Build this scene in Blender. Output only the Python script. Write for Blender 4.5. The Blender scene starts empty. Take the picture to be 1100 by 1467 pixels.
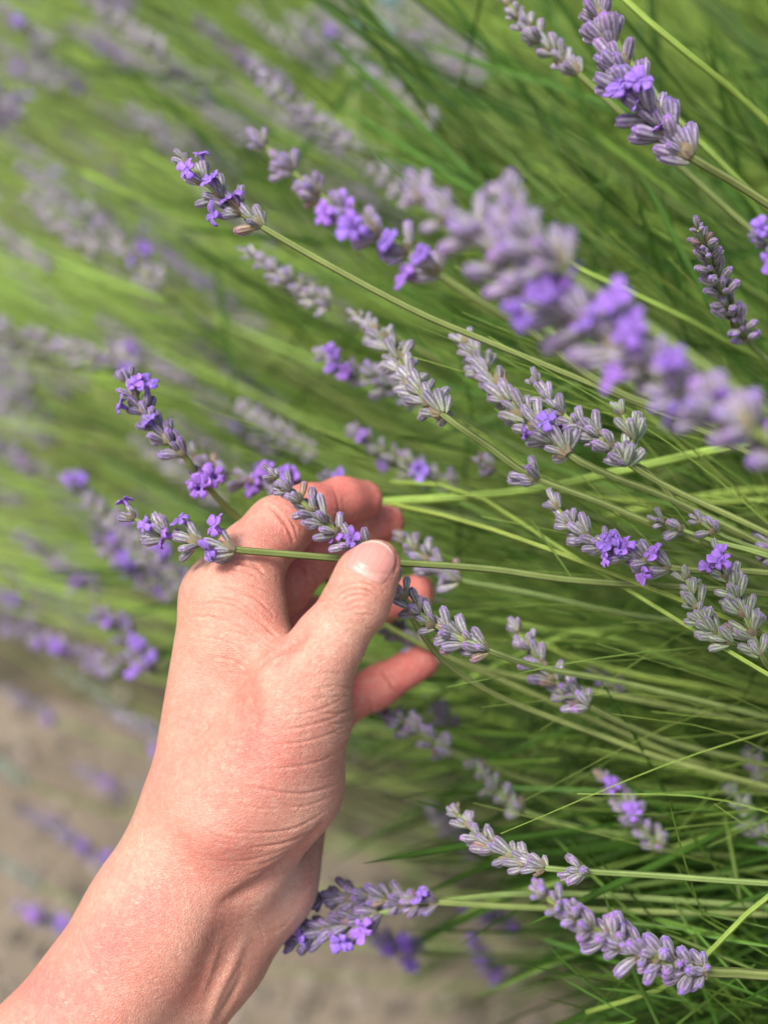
import bpy, bmesh, math, random
import numpy as np
from mathutils import Vector, Matrix, Quaternion
from mathutils.bvhtree import BVHTree

rnd = random.Random(7)
nrnd = np.random.RandomState(11)
scene = bpy.context.scene
COL = scene.collection

# ------------------------------------------------------------------ camera, sky, sun, exposure
CAM_H, PITCH, FPX = 1.0, math.radians(42), 2000.0      # FPX: focal length in photo pixels (1100 x 1467)
RIGHT = Vector((1, 0, 0))
FWD = Vector((0, math.cos(PITCH), -math.sin(PITCH)))
UP = Vector((0, math.sin(PITCH), math.cos(PITCH)))
CPOS = Vector((0, 0, CAM_H))
cam_data = bpy.data.cameras.new('camera')
cam = bpy.data.objects.new('camera', cam_data); COL.objects.link(cam)
CM = Matrix((RIGHT, UP, -FWD)).transposed().to_4x4(); CM.translation = CPOS
cam.matrix_world = CM
cam_data.sensor_fit = 'VERTICAL'; cam_data.sensor_height = 36; cam_data.sensor_width = 27
cam_data.lens = 36 * FPX / 1467.0
cam_data.clip_start = 0.02; cam_data.clip_end = 400
cam_data.dof.use_dof = True; cam_data.dof.focus_distance = 0.393; cam_data.dof.aperture_fstop = 5.2
cam_data.dof.aperture_blades = 0
scene.camera = cam

SUN_EL, SUN_AZ = math.radians(62), math.radians(-128)   # azimuth from +Y towards +X
sun_dir = Vector((math.cos(SUN_EL) * math.sin(SUN_AZ), math.cos(SUN_EL) * math.cos(SUN_AZ), math.sin(SUN_EL)))
world = bpy.data.worlds.new('World'); scene.world = world; world.use_nodes = True
wn = world.node_tree.nodes; wn.clear()
sky = wn.new('ShaderNodeTexSky'); sky.sky_type = 'NISHITA'; sky.sun_disc = False
sky.sun_elevation = SUN_EL; sky.sun_rotation = SUN_AZ
sky.dust_density = 5.0; sky.air_density = .8; sky.ozone_density = .6
bg = wn.new('ShaderNodeBackground'); bg.inputs[1].default_value = 0.10
wo = wn.new('ShaderNodeOutputWorld')
world.node_tree.links.new(sky.outputs[0], bg.inputs[0]); world.node_tree.links.new(bg.outputs[0], wo.inputs[0])
sl = bpy.data.lights.new('sun', 'SUN'); sl.energy = 2.3; sl.angle = math.radians(16); sl.color = (1, .96, .91)
so = bpy.data.objects.new('sun', sl); COL.objects.link(so)
so.rotation_euler = (-sun_dir).to_track_quat('-Z', 'Y').to_euler(); so.location = (0, 0, 5)
scene.view_settings.view_transform = 'Standard'; scene.view_settings.look = 'None'
scene.view_settings.exposure = 0.95; scene.view_settings.gamma = 1
scene.cycles.use_denoising = True
scene.cycles.max_bounces = 6

# ------------------------------------------------------------------ helpers
def camco(px, py, d):
    return Vector(((px - 550) / FPX * d, (733.5 - py) / FPX * d, -d))
def at(px, py, d):
    return CM @ camco(px, py, d)
def gp(px, py, z=0.0):
    r = (RIGHT * (px - 550) / FPX + UP * (733.5 - py) / FPX + FWD)
    return CPOS + r * ((z - CAM_H) / r.z)
def tag(o, label=None, cat=None, group=None, kind=None):
    if label: o['label'] = label
    if cat: o['category'] = cat
    if group: o['group'] = group
    if kind: o['kind'] = kind
    return o
def mesh(name, verts, faces, mat=None, smooth=True, cols=None):
    me = bpy.data.meshes.new(name)
    me.from_pydata([tuple(v) for v in verts], [], faces)
    if mat: me.materials.append(mat)
    if smooth: me.polygons.foreach_set('use_smooth', [True] * len(me.polygons))
    if cols is not None:
        a = me.color_attributes.new('Col', 'FLOAT_COLOR', 'POINT')
        c = np.ones((len(verts), 4), np.float32); c[:, :3] = np.asarray(cols, np.float32)
        a.data.foreach_set('color', c.ravel())
    me.update()
    return me
def link(name, data, parent=None, mw=None):
    o = bpy.data.objects.new(name, data); COL.objects.link(o)
    if parent: o.parent = parent
    if mw is not None: o.matrix_basis = mw
    return o
def empty(name, loc):
    o = bpy.data.objects.new(name, None); COL.objects.link(o); o.location = loc; o.empty_display_size = .02
    return o
def catmull(pts, n):
    """n samples along a Catmull-Rom curve through pts, even in arc length"""
    P = [Vector(p) for p in pts]
    if len(P) == 2: dense = [P[0].lerp(P[1], i / 40) for i in range(41)]
    else:
        Q = [P[0] * 2 - P[1]] + P + [P[-1] * 2 - P[-2]]
        dense = []
        for i in range(1, len(Q) - 2):
            p0, p1, p2, p3 = Q[i - 1:i + 3]
            for k in range(16):
                t = k / 16
                dense.append(.5 * ((2 * p1) + (p2 - p0) * t + (2 * p0 - 5 * p1 + 4 * p2 - p3) * t * t + (3 * p1 - p0 - 3 * p2 + p3) * t ** 3))
        dense.append(P[-1])
    L = [0]
    for a, b in zip(dense, dense[1:]): L.append(L[-1] + (b - a).length)
    out = []; j = 0
    for i in range(n):
        s = L[-1] * i / (n - 1)
        while j < len(L) - 2 and L[j + 1] < s: j += 1
        f = (s - L[j]) / max(1e-9, L[j + 1] - L[j])
        out.append(dense[j].lerp(dense[j + 1], min(1, f)))
    return out, L[-1]
def frame_of(t, ref=Vector((0.13, 0.27, .95))):
    t = t.normalized(); a = t.cross(ref)
    if a.length < 1e-4: a = t.cross(Vector((1, 0, 0)))
    a.normalize(); return a, t.cross(a).normalized(), t
def tube(pts, radii, sides=6, ridge=0.0, cols=None):
    V = []; Fc = []; C = []
    n = len(pts)
    a, b, _ = frame_of(pts[1] - pts[0])
    for i, p in enumerate(pts):
        t = (pts[min(i + 1, n - 1)] - pts[max(i - 1, 0)]).normalized()
        a = (a - t * a.dot(t)).normalized(); b = t.cross(a)
        r = radii[i] if hasattr(radii, '__len__') else radii
        for k in range(sides):
            ph = 2 * math.pi * k / sides
            rr = r * (1 + (ridge if k % 2 == 0 else -ridge))
            V.append(p + a * (rr * math.cos(ph)) + b * (rr * math.sin(ph)))
            if cols: C.append(cols[k % 2])
        if i:
            o = (i - 1) * sides
            for k in range(sides):
                k2 = (k + 1) % sides
                Fc.append((o + k, o + k2, o + sides + k2, o + sides + k))
    Fc.append(tuple(reversed(range(sides)))); Fc.append(tuple(range((n - 1) * sides, n * sides)))
    return V, Fc, C

# ------------------------------------------------------------------ materials
def new_mat(name):
    m = bpy.data.materials.new(name); m.use_nodes = True
    nt = m.node_tree; b = nt.nodes['Principled BSDF']
    return m, nt, b
def N(nt, t, **kw):
    n = nt.nodes.new(t)
    for k, v in kw.items(): setattr(n, k, v)
    return n
def attr_mat(name, rough=.6, sheen=0., rand_v=.25, rand_h=.02, sss=0., trans=0., noise=0., nscale=400., tint=(1, 1, 1), bump=0., bscale=3000., sat=1.0):
    """pigment from the mesh's Col attribute, varied per object and by a soft noise"""
    m, nt, b = new_mat(name); L = nt.links.new
    at_ = N(nt, 'ShaderNodeAttribute'); at_.attribute_name = 'Col'
    oi = N(nt, 'ShaderNodeObjectInfo')
    hs = N(nt, 'ShaderNodeHueSaturation')
    mr = N(nt, 'ShaderNodeMapRange'); mr.inputs[3].default_value = 1 - rand_v; mr.inputs[4].default_value = 1 + rand_v
    mh = N(nt, 'ShaderNodeMapRange'); mh.inputs[3].default_value = .5 - rand_h; mh.inputs[4].default_value = .5 + rand_h
    mm = N(nt, 'ShaderNodeMath', operation='FRACT'); mx = N(nt, 'ShaderNodeMath', operation='MULTIPLY'); mx.inputs[1].default_value = 17.31
    L(oi.outputs['Random'], mr.inputs[0]); L(oi.outputs['Random'], mx.inputs[0]); L(mx.outputs[0], mm.inputs[0]); L(mm.outputs[0], mh.inputs[0])
    tn = N(nt, 'ShaderNodeMix', data_type='RGBA', blend_type='MULTIPLY'); tn.inputs[0].default_value = 1
    tn.inputs[7].default_value = (*tint, 1)
    L(at_.outputs['Color'], tn.inputs[6]); L(tn.outputs[2], hs.inputs['Color'])
    hs.inputs['Saturation'].default_value = sat
    L(mh.outputs[0], hs.inputs['Hue']); L(mr.outputs[0], hs.inputs['Value'])
    out = hs.outputs[0]
    if noise:
        tc = N(nt, 'ShaderNodeTexCoord'); nz = N(nt, 'ShaderNodeTexNoise'); nz.inputs['Scale'].default_value = nscale; nz.inputs['Detail'].default_value = 3
        L(tc.outputs['Object'], nz.inputs['Vector'])
        mr2 = N(nt, 'ShaderNodeMapRange'); mr2.inputs[1].default_value = .3; mr2.inputs[2].default_value = .7
        mr2.inputs[3].default_value = 1 - noise; mr2.inputs[4].default_value = 1 + noise
        mix = N(nt, 'ShaderNodeMix', data_type='RGBA', blend_type='MULTIPLY'); mix.inputs[0].default_value = 1
        L(nz.outputs[0], mr2.inputs[0]); L(out, mix.inputs[6]); L(mr2.outputs[0], mix.inputs[7]); out = mix.outputs[2]
    L(out, b.inputs['Base Color'])
    b.inputs['Roughness'].default_value = rough
    b.inputs['Sheen Weight'].default_value = sheen; b.inputs['Sheen Roughness'].default_value = .4
    b.inputs['Specular IOR Level'].default_value = .25
    if bump:
        tc = N(nt, 'ShaderNodeTexCoord'); nz = N(nt, 'ShaderNodeTexNoise'); nz.inputs['Scale'].default_value = bscale
        bp = N(nt, 'ShaderNodeBump'); bp.inputs['Strength'].default_value = bump; bp.inputs['Distance'].default_value = .0003
        L(tc.outputs['Object'], nz.inputs['Vector']); L(nz.outputs[0], bp.inputs['Height']); L(bp.outputs[0], b.inputs['Normal'])
    if trans:
        tr = N(nt, 'ShaderNodeBsdfTranslucent'); ms = N(nt, 'ShaderNodeMixShader'); ms.inputs[0].default_value = trans
        L(out, tr.inputs[0]); o = nt.nodes['Material Output']
        L(b.outputs[0], ms.inputs[1]); L(tr.outputs[0], ms.inputs[2]); L(ms.outputs[0], o.inputs[0])
    return m
M = {}
M['stem'] = attr_mat('stem_green', .6, 0, .22, .015, noise=.15, nscale=120, trans=.08)
M['leaf'] = attr_mat('leaf_green', .55, 0, .32, .02, noise=.15, nscale=90, trans=.22)
M['bud'] = attr_mat('calyx_lilac_grey', .7, .35, .28, .02, noise=.25, nscale=900, bump=.6, bscale=2500)
M['bud_green'] = attr_mat('calyx_green_grey', .7, .35, .22, .02, noise=.2, nscale=900, tint=(.92, 1.12, .78), bump=.6, bscale=2500)
M['bud_violet'] = attr_mat('calyx_violet', .65, .3, .3, .02, noise=.25, nscale=900, tint=(.85, .76, .98), bump=.6, bscale=2500)
M['bud_pink'] = attr_mat('calyx_pale_mauve', .65, .3, .15, .02, noise=.15, nscale=700, tint=(1.12, 1.10, 1.06), bump=.4)
M['bud_mauve'] = attr_mat('calyx_mauve', .65, .3, .2, .02, noise=.2, nscale=700, tint=(1.08, 1.0, 1.16), bump=.4)
M['bud_dry'] = attr_mat('calyx_withered', .8, .2, .3, .02, noise=.2, nscale=700, tint=(.95, .75, .5))
M['corolla'] = attr_mat('corolla_violet', .5, .2, .15, .012, noise=.12, nscale=500, trans=.25)
M['bract'] = attr_mat('bract_brown', .8, .2, .25, .02)

# ------------------------------------------------------------------ the setting: ground, path, soil
def ground_mat(name, c1, c2, c3, sc):
    m, nt, b = new_mat(name); L = nt.links.new
    tc = N(nt, 'ShaderNodeTexCoord'); n1 = N(nt, 'ShaderNodeTexNoise'); n1.inputs['Scale'].default_value = sc; n1.inputs['Detail'].default_value = 8
    r = N(nt, 'ShaderNodeValToRGB'); e = r.color_ramp.elements
    e[0].position = .3; e[0].color = (*c1, 1); e[1].position = .72; e[1].color = (*c3, 1)
    k = e.new(.5); k.color = (*c2, 1)
    n2 = N(nt, 'ShaderNodeTexNoise'); n2.inputs['Scale'].default_value = sc * 30; n2.inputs['Detail'].default_value = 6
    bp = N(nt, 'ShaderNodeBump'); bp.inputs['Strength'].default_value = .6; bp.inputs['Distance'].default_value = .01
    L(tc.outputs['Object'], n1.inputs['Vector']); L(tc.outputs['Object'], n2.inputs['Vector'])
    L(n1.outputs[0], r.inputs[0]); L(r.outputs[0], b.inputs['Base Color']); L(n2.outputs[0], bp.inputs['Height']); L(bp.outputs[0], b.inputs['Normal'])
    b.inputs['Roughness'].default_value = .95
    return m
M['sand'] = ground_mat('sandy_path', (.12, .097, .07), (.20, .165, .12), (.28, .235, .175), 7)
M['soil'] = ground_mat('garden_soil', (.05, .045, .03), (.10, .085, .05), (.16, .13, .08), 14)
g = mesh('ground', [(-120, -120, 0), (120, -120, 0), (120, 120, 0), (-120, 120, 0)], [(0, 1, 2, 3)], M['sand'])
tag(link('path', g), kind='structure')
edge = []
for a, b_ in [((-900, 880), (-100, 950)), ((-100, 950), (260, 1060)), ((260, 1060), (520, 1190)), ((520, 1190), (900, 1480)), ((900, 1480), (1500, 2300))]:
    for i in range(14):
        t = i / 14; p = gp(a[0] + (b_[0] - a[0]) * t, a[1] + (b_[1] - a[1]) * t, .004)
        edge.append(p + Vector((rnd.uniform(-.02, .02), rnd.uniform(-.02, .02), 0)))
edge += [Vector((30, -1, .004)), Vector((30, 60, .004)), Vector((-30, 60, .004)), Vector((-30, edge[0].y, .004))]
tag(link('soil', mesh('soil', edge, [tuple(range(len(edge)))], M['soil'], False)), kind='structure')
# loose gravel on the path
V = []; Fc = []; C = []
for i in range(2600):
    px = rnd.uniform(-500, 1100); py = rnd.uniform(800, 1900); p = gp(px, py)
    r = rnd.choice([.002, .003, .003, .005, .008]) * rnd.uniform(.7, 1.3); o = len(V); c = rnd.uniform(.1, .32)
    for k in range(6):
        a = k * math.pi / 3 + rnd.uniform(-.3, .3); q = r * rnd.uniform(.8, 1.2)
        V.append((p.x + q * math.cos(a), p.y + q * math.sin(a), -.001)); V.append((p.x + .7 * q * math.cos(a + .2), p.y + .7 * q * math.sin(a + .2), r * rnd.uniform(.5, .9)))
        C += [(c, c * .86, c * .7)] * 2
    for k in range(6):
        k2 = (k + 1) % 6; Fc.append((o + 2 * k, o + 2 * k2, o + 2 * k2 + 1, o + 2 * k + 1))
    Fc.append(tuple(o + 2 * k + 1 for k in range(6)))
M['gravel'] = attr_mat('gravel', .9, 0, 0, 0)
tag(link('gravel', mesh('gravel', V, Fc, M['gravel'], False, C)), 'loose pale gravel on the sandy path', 'gravel', kind='stuff')

# ------------------------------------------------------------------ the hand: one continuous skin from a distance field
def build_hand():
    h = 0.0009
    def P(px, py, d): return np.array(camco(px, py, d))
    palm = [  # (point, radius, point, radius)
        ((-400, 2200, .395), .0350, (-190, 1900, .415), .0300), ((-330, 2260, .41), .0330, (-120, 1960, .43), .0280),
        ((-190, 1900, .415), .0300, (60, 1555, .405), .0225), ((60, 1555, .405), .0225, (232, 1308, .408), .0196),
        ((-120, 1960, .43), .0280, (128, 1600, .42), .0205), ((128, 1600, .42), .0205, (300, 1352, .422), .0172),
        ((232, 1308, .408), .0196, (292, 1185, .410), .0178), ((300, 1352, .422), .0165, (350, 1240, .428), .0160),
        ((290, 1190, .412), .0175, (322, 862, .406), .0126),
        ((300, 1190, .428), .0175, (336, 860, .428), .0128),
        ((310, 1200, .445), .0165, (352, 872, .449), .0120),
        ((330, 1205, .455), .0155, (378, 905, .466), .0110),
        ((378, 1262, .428), .0168, (420, 1050, .458), .0150),
        ((420, 1050, .462), .0150, (405, 960, .462), .0120),
        ((330, 1150, .396), .0168, (430, 985, .386), .0118),
        ((398, 1106, .402), .0185, (432, 1030, .394), .0142),
        ((330, 1240, .412), .0150, (400, 1130, .405), .0160),
        ((398, 992, .396), .0066, (352, 895, .401), .0096),
        ((352, 912, .4015), .0100, (345, 862, .404), .0108),
    ]
    thumb = [((428, 988, .387), .0112, (470, 922, .383), .0093), ((470, 922, .383), .0093, (511, 862, .380), .0084),
             ((511, 862, .380), .0084, (527, 824, .379), .0079), ((527, 824, .379), .0079, (541, 804, .379), .0058)]
    index = [((322, 856, .405), .0115, (360, 798, .409), .0100), ((360, 798, .409), .0100, (398, 757, .416), .0094),
             ((398, 757, .416), .0092, (440, 732, .428), .0079), ((440, 732, .428), .0079, (490, 717, .440), .0070), ((490, 717, .440), .0071, (521, 716, .447), .0063)]
    middle = [((345, 850, .430), .0115, (400, 838, .432), .0096), ((400, 838, .432), .0094, (434, 800, .437), .0090),
              ((434, 800, .437), .0088, (500, 764, .452), .0076), ((500, 764, .452), .0076, (552, 750, .462), .0064)]
    ring = [((372, 868, .450), .0105, (450, 897, .456), .0087), ((450, 897, .456), .0085, (530, 868, .462), .0072), ((530, 868, .462), .0072, (597, 849, .466), .0060)]
    pinky = [((395, 1010, .466), .0105, (470, 1018, .467), .0086), ((470, 1018, .467), .0082, (540, 984, .468), .0067), ((540, 984, .468), .0068, (606, 946, .470), .0059)]
    allp = palm + thumb + index + middle + ring + pinky
    lo = np.min([np.minimum(P(*a) - ra, P(*b) - rb) for a, ra, b, rb in allp], 0) - .004
    hi = np.max([np.maximum(P(*a) + ra, P(*b) + rb) for a, ra, b, rb in allp], 0) + .004
    n = np.ceil((hi - lo) / h).astype(int) + 1
    ax = [lo[i] + h * np.arange(n[i], dtype=np.float32) for i in range(3)]
    BIG = np.float32(.05)
    def cone(F, a, ra, b, rb, k):
        a = P(*a); b = P(*b); m = max(ra, rb) + .014
        s = [slice(max(0, int((min(a[i], b[i]) - m - lo[i]) / h)), min(n[i], int((max(a[i], b[i]) + m - lo[i]) / h) + 2)) for i in range(3)]
        X = ax[0][s[0]][:, None, None]; Y = ax[1][s[1]][None, :, None]; Z = ax[2][s[2]][None, None, :]
        ba = b - a; l2 = ba @ ba
        t = np.clip(((X - a[0]) * ba[0] + (Y - a[1]) * ba[1] + (Z - a[2]) * ba[2]) / l2, 0, 1).astype(np.float32)
        d = np.sqrt((X - a[0] - t * ba[0]) ** 2 + (Y - a[1] - t * ba[1]) ** 2 + (Z - a[2] - t * ba[2]) ** 2) - (ra + (rb - ra) * t)
        F[s[0], s[1], s[2]] = smin(F[s[0], s[1], s[2]], d.astype(np.float32), k)
    def smin(a, b, k):
        hh = np.maximum(k - np.abs(a - b), 0) / k
        return np.minimum(a, b) - hh * hh * k * .25
    def group(prims, k):
        F = np.full(n, BIG, np.float32)
        for p in prims: cone(F, *p, k)
        return F
    F = smin(group(palm, .010), group(thumb, .004), .0065)
    G = group(index, .0035)
    for f in (middle, ring, pinky): G = smin(G, group(f, .0035), .0012)
    F = smin(F, G, .005)
    # surface nets
    S = F < 0
    c8 = [(i, j, k) for i in (0, 1) for j in (0, 1) for k in (0, 1)]
    cnt = sum(S[i:n[0] - 1 + i, j:n[1] - 1 + j, k:n[2] - 1 + k].astype(np.int8) for i, j, k in c8)
    act = np.argwhere((cnt > 0) & (cnt < 8))
    idx = np.full(n - 1, -1, np.int32); idx[tuple(act.T)] = np.arange(len(act))
    fv = {c: F[act[:, 0] + c[0], act[:, 1] + c[1], act[:, 2] + c[2]] for c in c8}
    acc = np.zeros((len(act), 3)); w = np.zeros(len(act))
    for c in c8:
        for x in range(3):
            if c[x] == 0:
                c2 = list(c); c2[x] = 1; c2 = tuple(c2)
                f0, f1 = fv[c], fv[c2]; mk = (f0 < 0) != (f1 < 0)
                t = np.where(mk, f0 / np.where(mk, f0 - f1, 1), 0)
                p = np.tile(np.array(c, float), (len(act), 1)); p[:, x] += t
                acc += p * mk[:, None]; w += mk
    verts = lo + h * (act + acc / w[:, None])
    quads = []
    for x in range(3):
        y, z = (x + 1) % 3, (x + 2) % 3
        sl0 = [slice(None)] * 3; sl1 = [slice(None)] * 3; sl0[x] = slice(0, -1); sl1[x] = slice(1, None)
        A, B = S[tuple(sl0)], S[tuple(sl1)]
        e = np.argwhere(A != B)
        e = e[(e[:, y] > 0) & (e[:, z] > 0) & (e[:, y] < n[y] - 1) & (e[:, z] < n[z] - 1)]
        ins = A[tuple(e.T)]
        def cell(dy, dz):
            q = e.copy(); q[:, y] -= dy; q[:, z] -= dz; return idx[tuple(q.T)]
        Q = np.stack([cell(1, 1), cell(0, 1), cell(0, 0), cell(1, 0)], 1)
        Q[~ins] = Q[~ins][:, ::-1]
        quads.append(Q)
    quads = np.concatenate(quads)
    # light smoothing
    e = np.concatenate([quads[:, [0, 1]], quads[:, [1, 2]], quads[:, [2, 3]], quads[:, [3, 0]]])
    for _ in range(3):
        s = np.zeros_like(verts); c = np.zeros(len(verts))
        for k in range(3): s[:, k] = np.bincount(e[:, 0], verts[e[:, 1], k], len(verts))
        c = np.bincount(e[:, 0], minlength=len(verts)); verts = .5 * verts + .5 * s / np.maximum(c, 1)[:, None]
    me = bpy.data.meshes.new('hand_base'); me.from_pydata(verts.tolist(), [], quads.tolist()); me.update()
    ob = bpy.data.objects.new('hand_base', me); COL.objects.link(ob)
    md = ob.modifiers.new('s', 'SUBSURF'); md.levels = 1; md.render_levels = 1
    dg = bpy.context.evaluated_depsgraph_get(); me2 = bpy.data.meshes.new_from_object(ob.evaluated_get(dg))
    bpy.data.objects.remove(ob); bpy.data.meshes.remove(me)
    return me2

hand_me = build_hand(); hand_me.name = 'hand'
nv = len(hand_me.vertices)
hv = np.empty(nv * 3, np.float32); hand_me.vertices.foreach_get('co', hv); hv = hv.reshape(-1, 3).astype(np.float64)
hn = np.empty(nv * 3, np.float32); hand_me.vertex_normals.foreach_get('vector', hn); hn = hn.reshape(-1, 3)
view = -hv / np.linalg.norm(hv, axis=1)[:, None]
face = np.clip(((hn * view).sum(1) - .02) / .25, 0, 1)
PX = 550 + FPX * hv[:, 0] / -hv[:, 2]; PY = 733.5 - FPX * hv[:, 1] / -hv[:, 2]; DD = -hv[:, 2]
def Z1(*p): return [(220 + x * .43636, 640 + y * .43651) for x, y in p]
def Z2(*p): return [(x * .50909, 980 + y * .50888) for x, y in p]
disp = np.zeros(nv)
FI = np.where(face > 0)[0]; PXf = PX[FI]; PYf = PY[FI]
def polydist(pts):
    p = [np.array(q) for q in pts]
    tot = 0
    segs = [np.linalg.norm(b - a) for a, b in zip(p, p[1:])]; T = sum(segs)
    xs = [q[0] for q in p]; ys = [q[1] for q in p]
    sel = FI[(PXf > min(xs) - 70) & (PXf < max(xs) + 70) & (PYf > min(ys) - 70) & (PYf < max(ys) + 70)]
    X = PX[sel]; Y = PY[sel]; bb = np.full(len(sel), 1e9); aa = np.zeros(len(sel))
    for a, b, l in zip(p, p[1:], segs):
        t = np.clip(((X - a[0]) * (b[0] - a[0]) + (Y - a[1]) * (b[1] - a[1])) / (l * l), 0, 1)
        d = np.hypot(X - a[0] - t * (b[0] - a[0]), Y - a[1] - t * (b[1] - a[1]))
        m = d < bb; bb[m] = d[m]; aa[m] = (tot + t[m] * l) / T; tot += l
    return sel, bb, aa
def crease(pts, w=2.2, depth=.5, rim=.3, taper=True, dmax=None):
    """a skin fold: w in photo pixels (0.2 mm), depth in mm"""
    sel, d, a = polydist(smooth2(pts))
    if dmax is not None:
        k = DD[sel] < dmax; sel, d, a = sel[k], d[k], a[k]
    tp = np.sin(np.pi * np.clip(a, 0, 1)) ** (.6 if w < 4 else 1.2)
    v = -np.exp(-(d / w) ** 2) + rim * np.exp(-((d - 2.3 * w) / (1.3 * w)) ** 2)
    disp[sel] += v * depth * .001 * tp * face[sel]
def smooth2(pts):
    if len(pts) < 3: return pts
    s, _ = catmull([Vector((x, y, 0)) for x, y in pts], 5 * len(pts)); return [(q.x, q.y) for q in s]
CR = [
 # index finger
 (Z1((372, 188), (405, 215), (432, 250), (452, 290), (462, 318)), 2.6, .75), (Z1((440, 232), (462, 262), (472, 300)), 2, .3), (Z1((392, 212), (418, 246), (430, 290)), 2, .25),
 (Z1((268, 380), (305, 386), (340, 396), (364, 418)), 2.4, .8), (Z1((250, 398), (300, 408), (345, 428)), 2, .3), (Z1((585, 128), (600, 160), (608, 200), (604, 240)), 2.2, .25),
 # middle, little finger
 (Z1((468, 380), (492, 400), (505, 425), (505, 445)), 2.4, .6), (Z1((450, 345), (480, 372), (510, 402)), 2, .3),
 (Z1((748, 728), (764, 756), (790, 790), (815, 812)), 2.4, .5), (Z1((690, 800), (706, 830), (720, 870), (722, 895)), 2.4, .6),
 # thumb knuckle
 (Z1((586, 482), (630, 455), (680, 448), (722, 462), (742, 482)), 2.0, .38), (Z1((590, 500), (640, 472), (690, 470), (726, 490), (738, 512)), 1.9, .42),
 (Z1((608, 512), (650, 490), (696, 490), (724, 512)), 1.8, .42), (Z1((622, 530), (660, 508), (700, 508), (726, 528)), 1.8, .36), (Z1((604, 545), (650, 536), (700, 532), (740, 545)), 1.8, .22),
 (Z1((650, 545), (690, 552), (730, 552)), 1.7, .2), (Z1((600, 470), (640, 440), (690, 432), (730, 446)), 1.7, .2), (Z1((640, 420), (690, 424), (740, 438)), 1.6, .14),
 # web between thumb and index
 (Z1((140, 520), (210, 512), (280, 530), (350, 575), (420, 640)), 2.2, .35), (Z1((170, 490), (240, 500), (300, 520), (380, 590)), 2, .3), (Z1((110, 560), (200, 560), (300, 600), (390, 660), (440, 672)), 2.2, .35),
 (Z1((230, 600), (310, 622), (370, 665), (420, 690)), 2, .3), (Z1((330, 740), (390, 690), (450, 660), (470, 640)), 3, .5), (Z1((150, 620), (240, 640), (320, 690)), 2, .2), (Z1((200, 455), (270, 470), (340, 500), (400, 560)), 2, .22),
 (Z1((180, 690), (250, 700), (310, 735)), 2, .18), (Z1((280, 445), (330, 455), (385, 480)), 1.8, .2),
 # thumb base folds by the little finger
 (Z1((520, 800), (590, 786), (640, 790), (672, 776)), 2.1, .35), (Z1((500, 830), (580, 822), (640, 815), (672, 800)), 2, .28), (Z1((530, 872), (600, 876), (650, 858), (672, 838)), 2.2, .42),
 (Z1((560, 905), (610, 908), (650, 888), (672, 862)), 2.1, .4), (Z1((570, 940), (620, 940), (660, 915)), 2, .28), (Z1((480, 760), (560, 745), (640, 745)), 2, .18), (Z1((590, 975), (630, 968), (660, 950)), 2, .25),
 # thenar and wrist
 (Z2((680, 285), (760, 300), (860, 308), (960, 278)), 2.4, .5), (Z2((700, 240), (800, 236), (900, 218), (985, 170)), 2.2, .3), (Z2((760, 335), (850, 345), (950, 310)), 2.2, .3), (Z2((640, 330), (730, 350), (820, 350)), 2, .2),
 (Z2((640, 415), (730, 420), (830, 405), (930, 350)), 2.3, .38), (Z2((700, 462), (790, 448), (880, 415), (915, 385)), 2.4, .6), (Z2((730, 505), (800, 480), (870, 445), (908, 400)), 2.4, .7),
 (Z2((690, 540), (770, 512), (850, 470)), 2.4, .5), (Z2((720, 560), (790, 525), (850, 490)), 2.2, .5), (Z2((640, 500), (700, 495), (770, 475)), 2.2, .25), (Z2((560, 400), (620, 430), (700, 440)), 2, .16),
 (Z2((780, 130), (860, 120), (940, 95), (990, 60)), 2.2, .35), (Z2((740, 170), (840, 165), (930, 140), (990, 105)), 2.1, .3), (Z2((820, 90), (900, 72), (985, 30)), 2, .3),
 (Z2((430, 330), (500, 310), (560, 320)), 2, .14), (Z2((400, 370), (470, 355), (540, 372)), 2, .14),
 (Z2((740, 700), (790, 690), (835, 640)), 2.4, .12), (Z2((700, 640), (735, 690), (745, 750)), 2.4, .12),
]
for pts, w, dp in CR: crease(pts, w * .85, dp * (.66 if pts[0][1] > 985 else 1.5 if pts[0][1] > 838 and pts[0][0] < 400 else .95))
for q in (((660, 372), (684, 400), (728, 415), (782, 420)), ((656, 385), (668, 345), (695, 318), (715, 306)), ((786, 424), (800, 380), (796, 340))): crease(Z1(*q), 2.0, .4, .35)
# broad valleys and tendons of the wrist
crease(Z2((925, 375), (870, 445), (790, 520), (720, 570), (650, 610), (590, 640)), 10, 2.0, .2)
crease(Z2((740, 560), (670, 630), (620, 720), (580, 820), (545, 930)), 22, 1.3, .1)
crease(Z2((915, 385), (868, 445), (800, 505)), 3.5, 1.1, .2)
crease(Z2((700, 690), (660, 780), (610, 880), (570, 1000)), 7, -.9, 0)
crease(Z2((640, 700), (600, 800), (560, 900)), 5, -.5, 0)
crease(Z2((690, 800), (650, 880), (600, 960)), 4, .5, .2)
crease(Z1((365, 735), (420, 700), (470, 650), (540, 560)), 9, .8, .1)
crease([(300, 900), (340, 960), (360, 1040), (350, 1120)], 22, .9, .2)
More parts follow.
